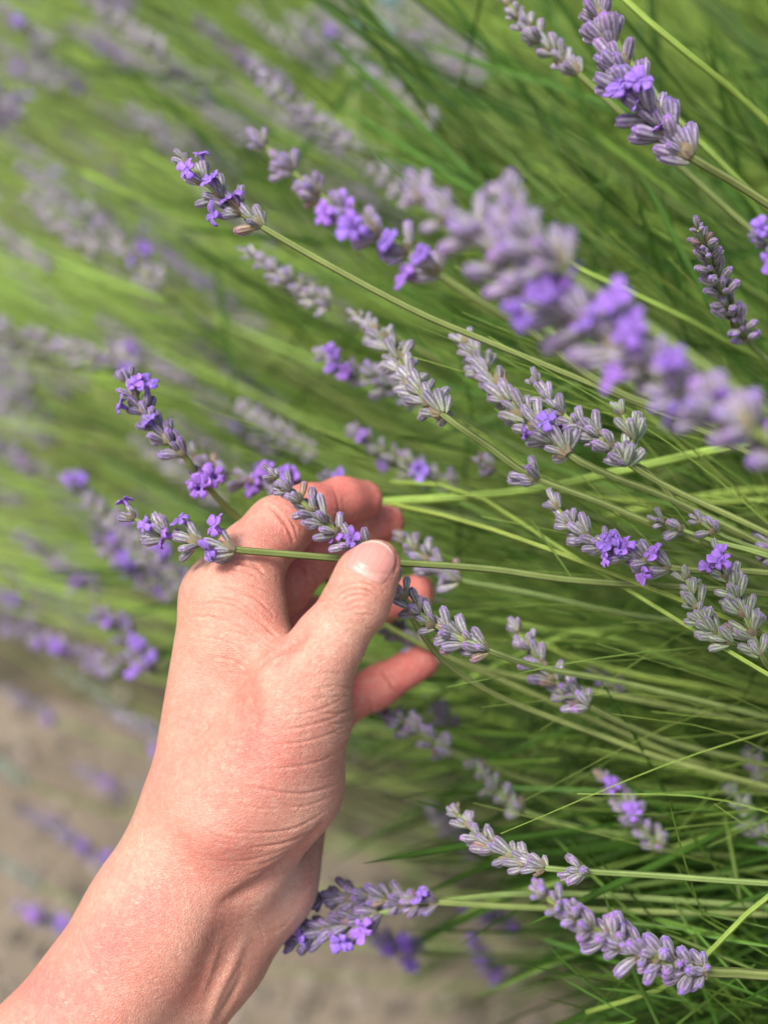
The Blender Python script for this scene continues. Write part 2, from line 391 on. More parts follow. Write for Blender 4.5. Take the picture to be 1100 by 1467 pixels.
# fine random cross lines on the skin
for i in range(420):
    x = rnd.uniform(120, 500); y = rnd.uniform(880, 1440); an = rnd.choice([-.15, -.15, .9]) + rnd.gauss(0, .25); L = rnd.uniform(10, 42)
    crease([(x, y), (x + L * .5 * math.cos(an), y + L * .5 * math.sin(an) + rnd.uniform(-4, 4)), (x + L * math.cos(an), y + L * math.sin(an))], 1.7, rnd.uniform(.03, .10), .3)
for i in range(70):                                    # fingers: short lines across
    x, y = rnd.choice([(380, 800), (470, 735), (500, 880), (480, 930), (460, 960), (450, 1000), (580, 960), (430, 850)])
    x += rnd.uniform(-40, 40); y += rnd.uniform(-30, 30); an = rnd.gauss(.7, .5); L = rnd.uniform(10, 30)
    crease([(x, y), (x + L * math.cos(an), y + L * math.sin(an))], 1.6, rnd.uniform(.04, .12), .3)
hv2 = hv + hn * disp[:, None]
# skin colour: blood-flushed finger ends and palm, paler back of the hand, blotches on the forearm
red = np.zeros(nv); pale = np.zeros(nv); tan = np.zeros(nv)
def blob(arr, x, y, r, s, dlo=0, dhi=9):
    m = np.exp(-((PX - x) ** 2 + (PY - y) ** 2) / (r * r)) * s
    arr += np.where((DD > dlo) & (DD < dhi), m, 0)
for x, y, r, s in [(520, 715, 70, .9), (450, 725, 50, .55), (420, 790, 40, .3), (380, 770, 40, .35)]: blob(red, x, y, r, s)
for x, y, r, s in [(560, 750, 50, .9), (600, 848, 60, 1.0), (610, 945, 60, 1.0), (540, 990, 45, .85), (440, 890, 40, .8), (480, 780, 60, .6)]: blob(red, x, y, r, s, .425)
for x, y, r, s in [(370, 860, 45, .3), (330, 805, 25, .35), (400, 925, 35, .4), (500, 860, 25, .25), (300, 1010, 60, .2), (390, 1095, 60, .45), (330, 1195, 70, .25), (280, 1230, 50, .3), (160, 1352, 45, .95), (215, 1300, 40, .75), (60, 1400, 40, .4), (120, 1430, 60, .5), (60, 1440, 50, .5), (260, 1420, 40, .35), (370, 1060, 60, .35), (240, 1100, 40, .35), (340, 1230, 40, .3), (560, 800, 20, .3)]: blob(red, x, y, r, s)
for x, y, r, s in [(470, 1130, 45, .5), (420, 1275, 60, .9), (270, 1180, 50, .35), (180, 1260, 40, .25), (300, 960, 50, .3), (440, 1040, 50, .3), (475, 920, 40, .3)]: blob(pale, x, y, r, s)  # pale skin tone, partly painted light on the heel and back of the hand
for x, y, r, s in [(280, 900, 40, .4), (240, 1060, 40, .4), (300, 1390, 50, .25), (200, 1200, 50, .3), (460, 960, 40, .3)]: blob(tan, x, y, r, s)
red += np.where((DD > .422) & (PX > 395) & (PY < 1060), .5, 0)
c0 = np.array([.555, .285, .205]); cr = np.array([.66, .185, .155]); cp = np.array([.66, .40, .31]); ct = np.array([.57, .31, .215])
hc = np.tile(c0, (nv, 1))
for arr, c in ((tan, ct), (pale, cp), (red, cr)):
    k = np.clip(arr, 0, 1)[:, None]; hc = hc * (1 - k) + c * k
hc *= (1 - .22 * np.clip(-disp / .0006, 0, 1))[:, None] ** np.array([.6, 1.2, 1.2])  # folds darkened by their depth: crease shade painted into the skin colour
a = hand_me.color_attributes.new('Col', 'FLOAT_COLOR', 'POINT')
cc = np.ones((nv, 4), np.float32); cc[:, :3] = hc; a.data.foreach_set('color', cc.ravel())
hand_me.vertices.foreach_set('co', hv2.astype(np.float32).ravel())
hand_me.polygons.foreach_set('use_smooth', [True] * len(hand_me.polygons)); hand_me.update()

def skin_mat():
    m, nt, b = new_mat('skin'); L = nt.links.new
    at_ = N(nt, 'ShaderNodeAttribute'); at_.attribute_name = 'Col'; tc = N(nt, 'ShaderNodeTexCoord')
    def noise(s, d, lo, hi, l2=.3, h2=.7):
        n = N(nt, 'ShaderNodeTexNoise'); n.inputs['Scale'].default_value = s; n.inputs['Detail'].default_value = d
        L(tc.outputs['Object'], n.inputs['Vector']); r = N(nt, 'ShaderNodeMapRange'); r.inputs[1].default_value = l2; r.inputs[2].default_value = h2
        r.inputs[3].default_value = lo; r.inputs[4].default_value = hi; L(n.outputs[0], r.inputs[0]); return r.outputs[0]
    mix = N(nt, 'ShaderNodeMix', data_type='RGBA'); mix.inputs[7].default_value = (.56, .2, .15, 1)
    L(noise(80, 5, 0, .7, .42, .75), mix.inputs[0]); L(at_.outputs['Color'], mix.inputs[6])
    mix1 = N(nt, 'ShaderNodeMix', data_type='RGBA'); mix1.inputs[7].default_value = (.68, .44, .33, 1)
    L(noise(420, 3, 0, .3, .45, .75), mix1.inputs[0]); L(mix.outputs[2], mix1.inputs[6])
    mix2 = N(nt, 'ShaderNodeMix', data_type='RGBA', blend_type='MULTIPLY'); mix2.inputs[0].default_value = 1
    L(mix1.outputs[2], mix2.inputs[6]); L(noise(1000, 4, .87, 1.10), mix2.inputs[7])
    L(mix2.outputs[2], b.inputs['Base Color'])
    L(noise(300, 3, .36, .52), b.inputs['Roughness'])
    b.inputs['Specular IOR Level'].default_value = .42
    b.inputs['Subsurface Weight'].default_value = .28; b.inputs['Subsurface Radius'].default_value = (1, .35, .2); b.inputs['Subsurface Scale'].default_value = .0035
    vo = N(nt, 'ShaderNodeTexVoronoi', feature='DISTANCE_TO_EDGE'); vo.inputs['Scale'].default_value = 1150
    nz = N(nt, 'ShaderNodeTexNoise'); nz.inputs['Scale'].default_value = 500; nz.inputs['Detail'].default_value = 5
    mp = N(nt, 'ShaderNodeMapping'); mp.inputs['Scale'].default_value = (1, 1.5, 1); mp.inputs['Rotation'].default_value = (0, 0, .5)
    L(tc.outputs['Object'], mp.inputs[0]); L(mp.outputs[0], vo.inputs['Vector']); L(tc.outputs['Object'], nz.inputs['Vector'])
    mr = N(nt, 'ShaderNodeMapRange'); mr.inputs[2].default_value = .25; L(vo.outputs['Distance'], mr.inputs[0])
    ad = N(nt, 'ShaderNodeMath', operation='ADD'); L(mr.outputs[0], ad.inputs[0]); L(nz.outputs[0], ad.inputs[1])
    bp = N(nt, 'ShaderNodeBump'); bp.inputs['Strength'].default_value = .6; bp.inputs['Distance'].default_value = .00022
    L(ad.outputs[0], bp.inputs['Height']); L(bp.outputs[0], b.inputs['Normal'])
    return m
M['skin'] = skin_mat(); hand_me.materials.clear(); hand_me.materials.append(M['skin'])
person = link('person', None, None, CM.copy()); person.empty_display_size = .02
base_c = camco(-365, 2230, .40)
person.matrix_basis = CM @ Matrix.Translation(base_c)
tag(person, 'bare left hand and forearm pinching a thin lavender stem between thumb and fingers', 'hand')
hand = link('hand', hand_me, person, Matrix.Translation(-base_c))
bvh = BVHTree.FromPolygons([tuple(v) for v in hv2], [tuple(p.vertices) for p in hand_me.polygons])
def nail_mat():
    m, nt, b = new_mat('nail'); L = nt.links.new
    at_ = N(nt, 'ShaderNodeAttribute'); at_.attribute_name = 'Col'; L(at_.outputs['Color'], b.inputs['Base Color'])
    b.inputs['Roughness'].default_value = .4; b.inputs['Subsurface Weight'].default_value = .15; b.inputs['Subsurface Scale'].default_value = .002
    return m
M['nail'] = nail_mat()
def nail(center, normal, along, hw, hl, free=.06):
    nrm = normal.normalized(); al = (along - nrm * along.dot(nrm)).normalized(); ac = al.cross(nrm)
    nu, nw = 25, 25; V = []; C = []; Fc = []
    for j in range(nw):
        v = -1 + 2 * j / (nw - 1)
        wid = (1 - max(0, -v) ** 5 * .22) * (1 - max(0, v) ** 4 * .30)
        for i in range(nu):
            u = -1 + 2 * i / (nu - 1)
            vv = v * (1 - .30 * u * u) if v > 0 else v * (1 - .16 * u * u)
            q = center + al * (vv * hl) + ac * (u * hw * wid)
            hit, n_, _, _ = bvh.ray_cast(q + nrm * .02, -nrm)
            if hit is None or (hit - q).length > .012: hit = q - nrm * .003; n_ = nrm
            e = max(abs(u) ** 6, max(0, -v) ** 8)
            V.append((hit, n_, u, v, e))
            wht = max(0, min(1, (v - (1 - 2 * free) + .10 * u * u) / .10)); lun = max(0, 1 - ((v + 1.0) / .45) ** 2 - u * u * 1.2)
            base = np.array([.54, .25, .21]) * (1 + .05 * math.sin(u * 23 + 1) + .04 * math.sin(u * 41)); C.append(tuple(base * (1 - wht) * (1 - .0) + np.array([.78, .64, .52]) * wht + lun * np.array([.1, .12, .1])))
    out = []
    for hit, n_, u, v, e in V:
        out.append(hit + (n_ * .3 + nrm * .7).normalized() * (.00045 * (1 - e) - .0001 * e) + nrm * (-.0004 * max(0, v) ** 3 * 0))
    for j in range(nw - 1):
        for i in range(nu - 1):
            o = j * nu + i; Fc.append((o, o + 1, o + nu + 1, o + nu))
    me = mesh('fingernail', out, Fc, M['nail'], True, C)
    bm = bmesh.new(); bm.from_mesh(me); bmesh.ops.recalc_face_normals(bm, faces=bm.faces)
    bmesh.ops.solidify(bm, geom=bm.faces[:], thickness=.0005); bm.to_mesh(me); bm.free()
    me.polygons.foreach_set('use_smooth', [True] * len(me.polygons))
    return link('fingernail', me, person, Matrix.Translation(-base_c))
th_t = camco(541, 804, .379); th_ip = camco(509, 862, .380)
nail(camco(535, 799, .3715), Vector((.22, .42, 1)), th_t - th_ip, .0063, .0060, .09)
nail(camco(606 + 16, 946 - 10, .4720), Vector((.75, .45, -.35)), camco(606, 946, .470) - camco(540, 984, .468), .0043, .0055)
nail(camco(552 + 14, 750 - 12, .466), Vector((.55, .6, -.25)), camco(552, 750, .462) - camco(500, 764, .452), .0048, .0060)
nail(camco(597 + 8, 849 - 12, .469), Vector((.5, .7, -.4)), camco(597, 849, .466) - camco(530, 868, .462), .0044, .0058)
nail(camco(521, 716 - 14, .452), Vector((.2, .7, -.7)), camco(521, 716, .447) - camco(490, 717, .440), .0048, .0060)

# ------------------------------------------------------------------ lavender pieces
def bud_data(seed, sides=12, hi=True):
    r = random.Random(seed); V = []; C = []; Fc = []
    L = .0055 * r.uniform(.9, 1.08)
    prof = [(0, .28), (.10, .48), (.28, .74), (.50, .96), (.72, 1.08), (.88, 1.0), (1.0, .74), (1.0, .5)] if hi else [(0, .35), (.3, .95), (.7, .95), (1, .65)]
    bend = r.uniform(-.0006, .0006)
    for j, (t, q) in enumerate(prof):
        for k in range(sides):
            a = 2 * math.pi * k / sides
            rib = 1 if k % 2 == 0 else 0
            rr = .00107 * q * (1 + (.09 if rib else -.09) * (hi and .2 < t <= 1))
            zz = L * t + (.00035 * (1 if (k % 3 == 0) else -.3) if j == len(prof) - 2 else 0)
            V.append((rr * math.cos(a) + bend * t * t, rr * math.sin(a), zz))
            pale = np.array([.37, .37, .37]); dark = np.array([.11, .08, .135]); green = np.array([.30, .36, .16]); tip = np.array([.15, .09, .23])
            c = pale if rib else dark
            g_ = max(0, 1 - t / .62); c = c * (1 - .75 * g_) + green * .75 * g_
            tt = max(0, (t - .7) / .3); c = c * (1 - .55 * tt) + tip * .55 * tt
            C.append(c)
    for j in range(len(prof) - 1):
        for k in range(sides):
            k2 = (k + 1) % sides; o = j * sides
            Fc.append((o + k, o + k2, o + sides + k2, o + sides + k))
    # closed corolla bud in the mouth
    o = (len(prof) - 1) * sides; top = r.choice([.0002, .0005, .0011]); cc = np.array([.22, .12, .40])
    n0 = len(V)
    for k in range(sides):
        a = 2 * math.pi * k / sides; V.append((.00055 * math.cos(a) + bend, .00055 * math.sin(a), L + top * .7)); C.append(cc)
    V.append((bend, 0, L + top)); C.append(cc * 1.2)
    for k in range(sides):
        k2 = (k + 1) % sides; Fc.append((o + k, o + k2, n0 + k2, n0 + k)); Fc.append((n0 + k, n0 + k2, n0 + sides))
    Fc.append(tuple(reversed(range(sides))))
    return V, Fc, C
BUD = {}
for mk in ('bud', 'bud_green', 'bud_violet', 'bud_pink', 'bud_mauve', 'bud_dry'):
    BUD[mk] = [mesh('bud', *bud_data(s)[:2], M[mk], True, bud_data(s)[2]) for s in range(4)]
def blossom_data(seed):
    """corolla: slender tube, two broad upper lobes and three lower ones"""
    r = random.Random(seed); V = []; C = []; Fc = []
    Lt = .0042; n = 10
    for j, (t, q) in enumerate([(0, .0006), (.5, .0007), (.85, .0011), (1.0, .0016)]):
        for k in range(n):
            a = 2 * math.pi * k / n; V.append((q * math.cos(a), q * math.sin(a), Lt * t)); C.append((.28 + .05 * t, .15 + .03 * t, .52 + .1 * t))
        if j:
            for k in range(n):
                k2 = (k + 1) % n; o = (j - 1) * n; Fc.append((o + k, o + k2, o + n + k2, o + n + k))
    for li, (ang, wid, ln, fl) in enumerate([(64, .0029, .0038, .15), (116, .0029, .0038, .15), (186, .0022, .0027, .9), (270, .0025, .0030, 1.1), (354, .0022, .0027, .9)]):
        ang = math.radians(ang + r.uniform(-8, 8)); ln *= r.uniform(.85, 1.15); fl += r.uniform(-.45, .45); o = len(V)
        for j in range(6):
            t = j / 5
            w = wid * (.60 + .75 * t - .15 * t * t) * (1 if t < .85 else .74)
            for i in range(5):
                u = -1 + i / 2
                rad = .0013 + ln * t * math.cos(fl * .5 * t) * (1 - .14 * u * u * t)
                z = Lt + .0014 * (1 - fl) * t - fl * .0012 * t * t + .0005 * (1 - u * u) * math.sin(3 * t) + r.uniform(-.00045, .00045)
                x = rad; y = u * w * .5 * 1.25
                V.append((x * math.cos(ang) - y * math.sin(ang), x * math.sin(ang) + y * math.cos(ang), z))
                v = 1 + .25 * t - .3 * (abs(u) < .1) * (1 - t); C.append((.29 * v, .15 * v, .58 * v))
        for j in range(5):
            for i in range(4):
                q = o + j * 5 + i; Fc.append((q, q + 1, q + 6, q + 5))
    me = mesh('blossom', V, Fc, M['corolla'], True, C)
    bm = bmesh.new(); bm.from_mesh(me); bmesh.ops.recalc_face_normals(bm, faces=bm.faces)
    bmesh.ops.solidify(bm, geom=bm.faces[:], thickness=.00018); bm.to_mesh(me); bm.free()
    me.polygons.foreach_set('use_smooth', [True] * len(me.polygons))
    return me
BLOSSOM = [blossom_data(s) for s in range(5)]
def bract_ring(seed):
    r = random.Random(seed); V = []; Fc = []; C = []
    n = 5
    for k in range(n):
        a = 2 * math.pi * k / n + r.uniform(-.3, .3); o = len(V); ln = r.uniform(.0022, .0036); w = r.uniform(.0012, .0018)
        for t, q, out in [(0, .5, .0007), (.35, 1, .0016), (.7, .6, .0021), (1, .05, .0023)]:
            for u in (-1, 0, 1):
                x = out + (.0002 if u == 0 else 0); y = u * w * q
                V.append((x * math.cos(a) - y * math.sin(a), x * math.sin(a) + y * math.cos(a), ln * t - .0006))
                C.append((.20, .17, .10) if t < .8 else (.17, .10, .06))
        for j in range(3):
            for i in range(2): q = o + 3 * j + i; Fc.append((q, q + 1, q + 4, q + 3))
    return mesh('flower_whorl', V, Fc, M['bract'], True, C)
WHORL = [bract_ring(s) for s in range(4)]
def whorl_layout(r, nb, scale, spread):
    """local matrices of the buds of one whorl; z points to the tip of the spike"""
    out = []
    for i in range(nb):
        inner = i >= nb * .68
        a = 2 * math.pi * (i / max(1, nb * .68)) + r.uniform(-.55, .55)
        th = (r.uniform(.42, .98) if not inner else r.uniform(.08, .42)) * spread
        off = .0010 if not inner else .0006
        m = Matrix.Rotation(a, 4, 'Z') @ Matrix.Translation((off, 0, r.uniform(-.0014, .0010) + (.0012 if inner else 0))) @ Matrix.Rotation(th, 4, 'Y') @ Matrix.Rotation(r.uniform(0, 6), 4, 'Z') @ Matrix.Scale(scale * r.uniform(.70, 1.16), 4)
        out.append(m)
    return out
# joined whorls for spikes that are out of focus
LOWB = [bud_data(20 + s, 8, False) for s in range(3)]
def far_whorl(seed, mk):
    r = random.Random(seed); V = []; Fc = []; C = []
    for m in whorl_layout(r, 10, 1.0, 1.0):
        v, f, c = r.choice(LOWB); o = len(V); k = r.uniform(.75, 1.25)
        V += [m @ Vector(p) for p in v]; Fc += [tuple(o + i for i in q) for q in f]; C += [tuple(np.array(x) * k) for x in c]
    return mesh('flower_whorl', V, Fc, M[mk], True, C)
FAR = {mk: [far_whorl(100 + s, mk) for s in range(5)] for mk in ('bud', 'bud_green', 'bud_violet', 'bud_pink')}
STEMC = ((.265, .335, .115), (.125, .18, .04))
ROOT_PX = (1640, 1210, .74)
def root_point(r):
    return at(ROOT_PX[0] + r.uniform(-120, 160), ROOT_PX[1] + r.uniform(-90, 130), ROOT_PX[2] + r.uniform(-.08, .1))
seed_n = [0]
def lead_out(a, b, rp):
    """points that carry a stem on smoothly from b (coming from a) to its root"""
    D = (rp - b).length; u = (b - a).normalized(); c = b + u * D * .45
    return [b * (1 - t) ** 2 + c * 2 * t * (1 - t) + rp * t * t for t in (.2, .4, .6, .8, 1)]
def stalk(label, spike, stem, d, mk='bud', group=None, bl=(), hi=True, size=1.0, nb=8, gap=.0058, spread=1.0, rad=.00095, skip=(), extra=(), root=True, nbl=0, dend=None):
    """one flower stalk. spike: photo points tip -> base, stem: base -> plant; d: depth at tip, base, stem end (m)"""
    seed_n[0] += 1; r = random.Random(900 + seed_n[0])
    d0, d1, d2 = d if isinstance(d, tuple) else (d, d, d)
    sp = [at(x, y, d0 + (d1 - d0) * i / max(1, len(spike) - 1)) for i, (x, y) in enumerate(spike)]
    st = [at(x, y, d1 + (d2 - d1) * (i + 1) / max(1, len(stem))) for i, (x, y) in enumerate(stem)]
    if root:
        st += lead_out((sp + st)[-2], (sp + st)[-1], root_point(r))
    full, Lf = catmull(sp + st, max(24, int(8 * (len(sp) + len(st)))))
    spc, Ls = catmull(sp, 60)
    basep = (sp + st)[-1]
    root_o = empty('lavender_stalk', basep)
    tag(root_o, label, 'lavender', group)
    inv = Matrix.Translation(-basep)
    n = len(full); lt = Ls / Lf
    radii = [rad * size ** .5 * (.55 + .45 * min(1, (i / (n - 1)) / max(lt, .05))) for i in range(n)]
    V, Fc, C = tube([p - basep for p in full], radii, 10 if hi else 6, .10, STEMC)
    link('stem', mesh('stem', V, Fc, M['stem'], True, C), root_o)
    nw = max(2, int(round(Ls / (gap * size))) + 1)
    positions = [i / (nw - 1) for i in range(nw) if i not in skip]
    slots = []
    wl = []
    for f in positions:
        i = min(58, int(f * 59)); p = spc[i].lerp(spc[i + 1], f * 59 - i); wl.append((p, (spc[max(0, i - 2)] - spc[min(59, i + 3)]).normalized(), f))
    for (x, y) in extra:                                # a lone whorl further down the stem
        best = min(range(1, n - 1), key=lambda i: (Vector(proj(full[i])) - Vector((x, y))).length)
        wl.append((full[best], (full[best - 1] - full[best + 1]).normalized(), 1.3))
    for p, t, f in wl:
        a, b, c = frame_of(t); m = Matrix((a, b, c)).transposed().to_4x4()
        m = Matrix.Translation(p) @ m @ Matrix.Rotation(r.uniform(0, 6.3), 4, 'Z')
        sc = size * (.70 + .36 * min(1, f * 2.2)) * r.uniform(.94, 1.06)
        if hi:
            w = link('flower_whorl', r.choice(WHORL), root_o, inv @ m @ Matrix.Scale(sc, 4))
            for lm in whorl_layout(r, nb if f > .1 else max(5, nb - 4), 1.0, spread * (1 if f > .05 else .7)):
                slots.append([m @ Matrix.Scale(sc, 4) @ lm, w, lm, sc])
                link('bud', r.choice(BUD[mk if r.random() > .035 or size > 1.2 else 'bud_dry']), w, lm)
        else:
            w = link('flower_whorl', r.choice(FAR[mk]), root_o, inv @ m @ Matrix.Scale(sc * .95 * (.6 + .4 * spread), 4))
            for lm in whorl_layout(r, 6, 1.0, 1.3): slots.append([m @ Matrix.Scale(sc, 4) @ lm, w, lm, sc])
    spots = list(bl)
    for q in range(nbl):
        s = r.choice(slots); x, y = proj(s[0].translation); spots.append((x + r.uniform(-15, 15), y + r.uniform(-15, 15)))
    used = set()
    for (x, y) in spots:
        def cost(i):
            s = slots[i][0]; tip = s @ Vector((0, 0, .0075)); q = proj(tip)
            dirv = (s.to_3x3() @ Vector((0, 0, 1))).normalized(); toc = (CPOS - tip).normalized()
            return math.hypot(q[0] - x, q[1] - y) - 22 * dirv.dot(toc) + (1000 if i in used else 0)
        k = min(range(len(slots)), key=cost); used.add(k)
        wm, w, lm, sc = slots[k]
        # open flower turned towards the light and the open side of the spike
        base = lm @ Vector((0, 0, .0046)); dl = (lm.to_3x3() @ Vector((0, 0, 1))).normalized()
        wrot = w.matrix_basis.to_3x3(); wrot = Matrix([c.normalized() for c in wrot.transposed()]).transposed()
        toc = wrot.inverted() @ (CPOS - wm.translation).normalized()
        dl = (dl * 1.0 + toc * .18 + Vector((r.uniform(-.35, .35), r.uniform(-.35, .35), r.uniform(-.1, .3)))).normalized(); a, b, c = frame_of(dl)
        mm = Matrix.Translation(base) @ Matrix((a, b, c)).transposed().to_4x4() @ Matrix.Rotation(r.uniform(0, 6.3), 4, 'Z') @ Matrix.Scale(r.uniform(.62, .9) / max(1, size) ** .8, 4)
        link('blossom', r.choice(BLOSSOM), w, mm)
    return root_o
CMI = CM.inverted()
def proj(p):
    c = CMI @ Vector(p); return (550 + FPX * c.x / -c.z, 733.5 - FPX * c.y / -c.z)

# ------------------------------------------------------------------ lavender bushes: leaves and bare stems
def leaf_data(r, L, w, curl):
    V = []; C = []; Fc = []
    n = 7
    g1 = r.uniform(.8, 1.15)
    for j in range(n):
        t = j / (n - 1); ww = w * (.45 + 1.1 * t - .2 * t * t) * (1 - t ** 5) * .75 + w * .04
        z = L * t; x = curl * t * t * L
        for u in (-1, 0, 1):
            V.append((x + (.22 * ww if u else -.1 * ww), u * ww * .5, z))
            C.append(tuple(np.array((.055, .125, .012) if u else (.10, .19, .028)) * g1))
    for j in range(n - 1):
        for i in range(2): q = 3 * j + i; Fc.append((q, q + 1, q + 4, q + 3))
    return V, Fc, C
lr = random.Random(5)
LEAVES = [mesh('leaf', *leaf_data(lr, 1.0, .055 + .012 * (s % 3), lr.uniform(-.25, .25))[:2], M['leaf'], True, leaf_data(lr, 1, .06, 0)[2]) for s in range(8)]
def orient(p, dirv, roll, s):
    a, b, c = frame_of(dirv)
    return Matrix.Translation(p) @ Matrix((a, b, c)).transposed().to_4x4() @ Matrix.Rotation(roll, 4, 'Z') @ Matrix.Scale(s, 4)
class Soup:
    def __init__(s): s.V = []; s.F = []; s.C = []
    def add(s, v, f, c):
        o = len(s.V); s.V += v; s.F += [tuple(o + i for i in q) for q in f]; s.C += c
LV = [leaf_data(lr, 1.0, lr.uniform(.05, .08), lr.uniform(-.3, .3)) for s in range(10)]
LVn = [(np.array(v), np.array(f), np.array(c)) for v, f, c in LV]
class LeafSoup:
    """many narrow leaves in one mesh, made with arrays"""
    def __init__(s): s.V = []; s.F = []; s.C = []; s.n = 0
    def leaf(s, p, d, roll, L, tint, r, wide=1.0):
        v, f, c = r.choice(LVn); a, b, t = frame_of(d); cs, sn = math.cos(roll), math.sin(roll)
        R = np.array([a * cs + b * sn, b * cs - a * sn, t])
        s.V.append((v * (L * wide, L * wide, L)) @ R + np.array(p)); s.F.append(f + s.n); s.C.append(c * tint); s.n += len(v)
    def build(s, name):
        V = np.concatenate(s.V); Fq = np.concatenate(s.F); me = bpy.data.meshes.new(name)
        me.vertices.add(len(V)); me.vertices.foreach_set('co', V.astype(np.float32).ravel())
        me.loops.add(Fq.size); me.loops.foreach_set('vertex_index', Fq.astype(np.int32).ravel())
        me.polygons.add(len(Fq)); me.polygons.foreach_set('loop_start', np.arange(0, Fq.size, 4, dtype=np.int32))
        me.materials.append(M['leaf']); me.update(calc_edges=True)
        me.polygons.foreach_set('use_smooth', [True] * len(Fq))
        a = me.color_attributes.new('Col', 'FLOAT_COLOR', 'POINT'); c = np.ones((len(V), 4), np.float32); c[:, :3] = np.concatenate(s.C)
        a.data.foreach_set('color', c.ravel()); me.update(); return me
def tuft(soup, p, dirv, n, L, r, tint):
    for i in range(n):
        d = (dirv + Vector((r.gauss(0, .42), r.gauss(0, .42), r.gauss(0, .35)))).normalized()
        soup.leaf(p + d * .004, d, r.uniform(0, 6.3), L * r.uniform(.6, 1.2), np.array(tint) * r.uniform(.75, 1.25), r)
def bush(label, c, rad, ntuft, seed, tint=(1, 1, 1), L=.05, n=7, lean=Vector((-.45, 0, .25)), px_keep=None):
    r = random.Random(seed); c = Vector(c); root = empty('lavender_bush', (c.x, c.y, 0)); tag(root, label, 'bush')
    s = LeafSoup()
    for i in range(ntuft):
        while True:
            q = Vector((r.gauss(0, 1), r.gauss(0, 1), r.gauss(0, 1))).normalized()
            if q.z > -.15: break
        k = r.uniform(.72, 1.02) + .08 * math.sin(q.x * 9 + seed) * math.sin(q.y * 8)
        p = c + Vector((q.x * rad[0], q.y * rad[1], q.z * rad[2])) * k
        if p.z < .02: continue
        tuft(s, p - Vector((c.x, c.y, 0)), (q * .8 + lean).normalized(), n, L, r, tint)
    tag(link('foliage', s.build('foliage'), root), kind='stuff')
    # woody base
    w = Soup()
    for i in range(14):
        a = r.uniform(0, 6.3); e = Vector((math.cos(a) * rad[0] * .7, math.sin(a) * rad[1] * .7, c.z + rad[2] * .55))
        pts, _ = catmull([Vector((math.cos(a) * .03, math.sin(a) * .03, -.01)), Vector((e.x * .4, e.y * .4, e.z * .45)), e], 10)
        v, f, _ = tube(pts, [.008 - .0055 * j / 9 for j in range(10)], 6); w.add(v, f, [(.14, .10, .07)] * len(v))
    link('woody_branches', mesh('woody_branches', w.V, w.F, M['bract'], True, w.C), root)
    return root
B1 = bush('near lavender bush whose long stems arch over the sandy path', (.68, .62, .0), (.64, .52, .43), 2600, 21, (.8, .8, .85), .048)
B2 = bush('dense bright green lavender bush behind the tall violet spike', (.55, 1.55, .0), (.85, .62, .55), 2300, 22, (1.7, 1.6, 1.1), .06, 6)
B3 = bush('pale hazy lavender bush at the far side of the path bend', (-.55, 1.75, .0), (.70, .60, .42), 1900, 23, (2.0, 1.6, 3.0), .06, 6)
B4 = bush('far lavender bush standing behind the others at the bed end', (-.2, 2.9, .0), (1.5, .7, .5), 1500, 24, (1.2, 1.1, 1.0), .085, 6)
B5 = bush('low trailing grey green lavender growth spilling onto the sandy path', (-.42, 1.22, .0), (.50, .30, .17), 620, 25, (2.0, 1.6, 2.6), .05, 6)
def bare_stem(root, pts, rad, tipr=.6, sides=6, tint=(1, 1, 1)):
    """one leafless stem as a part of its bush"""
    b = root.location; full, _ = catmull(pts, 18 if sides < 8 else 40)
    n = len(full); V, Fc, C = tube([p - b for p in full], [rad * (tipr + (1 - tipr) * i / (n - 1)) for i in range(n)], sides, .08, tuple(tuple(c * t * g for c, t, g in zip(q, tint, (.98, 1.1, .75))) for q in STEMC))
    return V, Fc, C
def path_ok(x, y):
    xs = [-300, 0, 250, 500, 760, 1000]; ys = [860, 930, 1030, 1120, 1250, 1500]
    return y < np.interp(x, xs, ys)
sr = random.Random(31)
stuffS = {B1: Soup(), B2: Soup()}
cnt = 0
for i in range(1350):
    far = i % 5 == 4
    while True:
        tx = sr.uniform(-350, 1150); ty = sr.uniform(-350, 1150)
        if path_ok(tx, ty + 40) and (tx < 480 or ty < 100 or sr.random() < .3): break
    d = sr.uniform(.52, .95) if not far else sr.uniform(.85, 1.35)
    td = d + sr.uniform(0, .15) + max(0, (700 - tx) / 700) * .12
    root = B2 if (far or ty < 120) else B1
    if root is B2:
        o = at(1350 + sr.uniform(-350, 350), 620 + sr.uniform(-250, 250), 1.15 + sr.uniform(-.15, .2)); td = max(td, .85)
    else: o = root_point(sr) + Vector((sr.uniform(-.06, .06), sr.uniform(-.05, .12), sr.uniform(-.05, .03)))
    T = at(tx, ty, td)
    mid = o.lerp(T, .5) + Vector((sr.uniform(-.03, .03), sr.uniform(-.04, .04), sr.uniform(.0, .07)))
    tt = sr.uniform(.6, 1.6); v, f, c = bare_stem(root, [T, mid, o], sr.uniform(.0008, .0013), .55, 6, (tt * 1.05, tt, tt * sr.uniform(.7, 1.1)))
    if i % 20 == 0: link('stem', mesh('stem', v, f, M['stem'], True, c), root)
    else: stuffS[root].add(v, f, c)
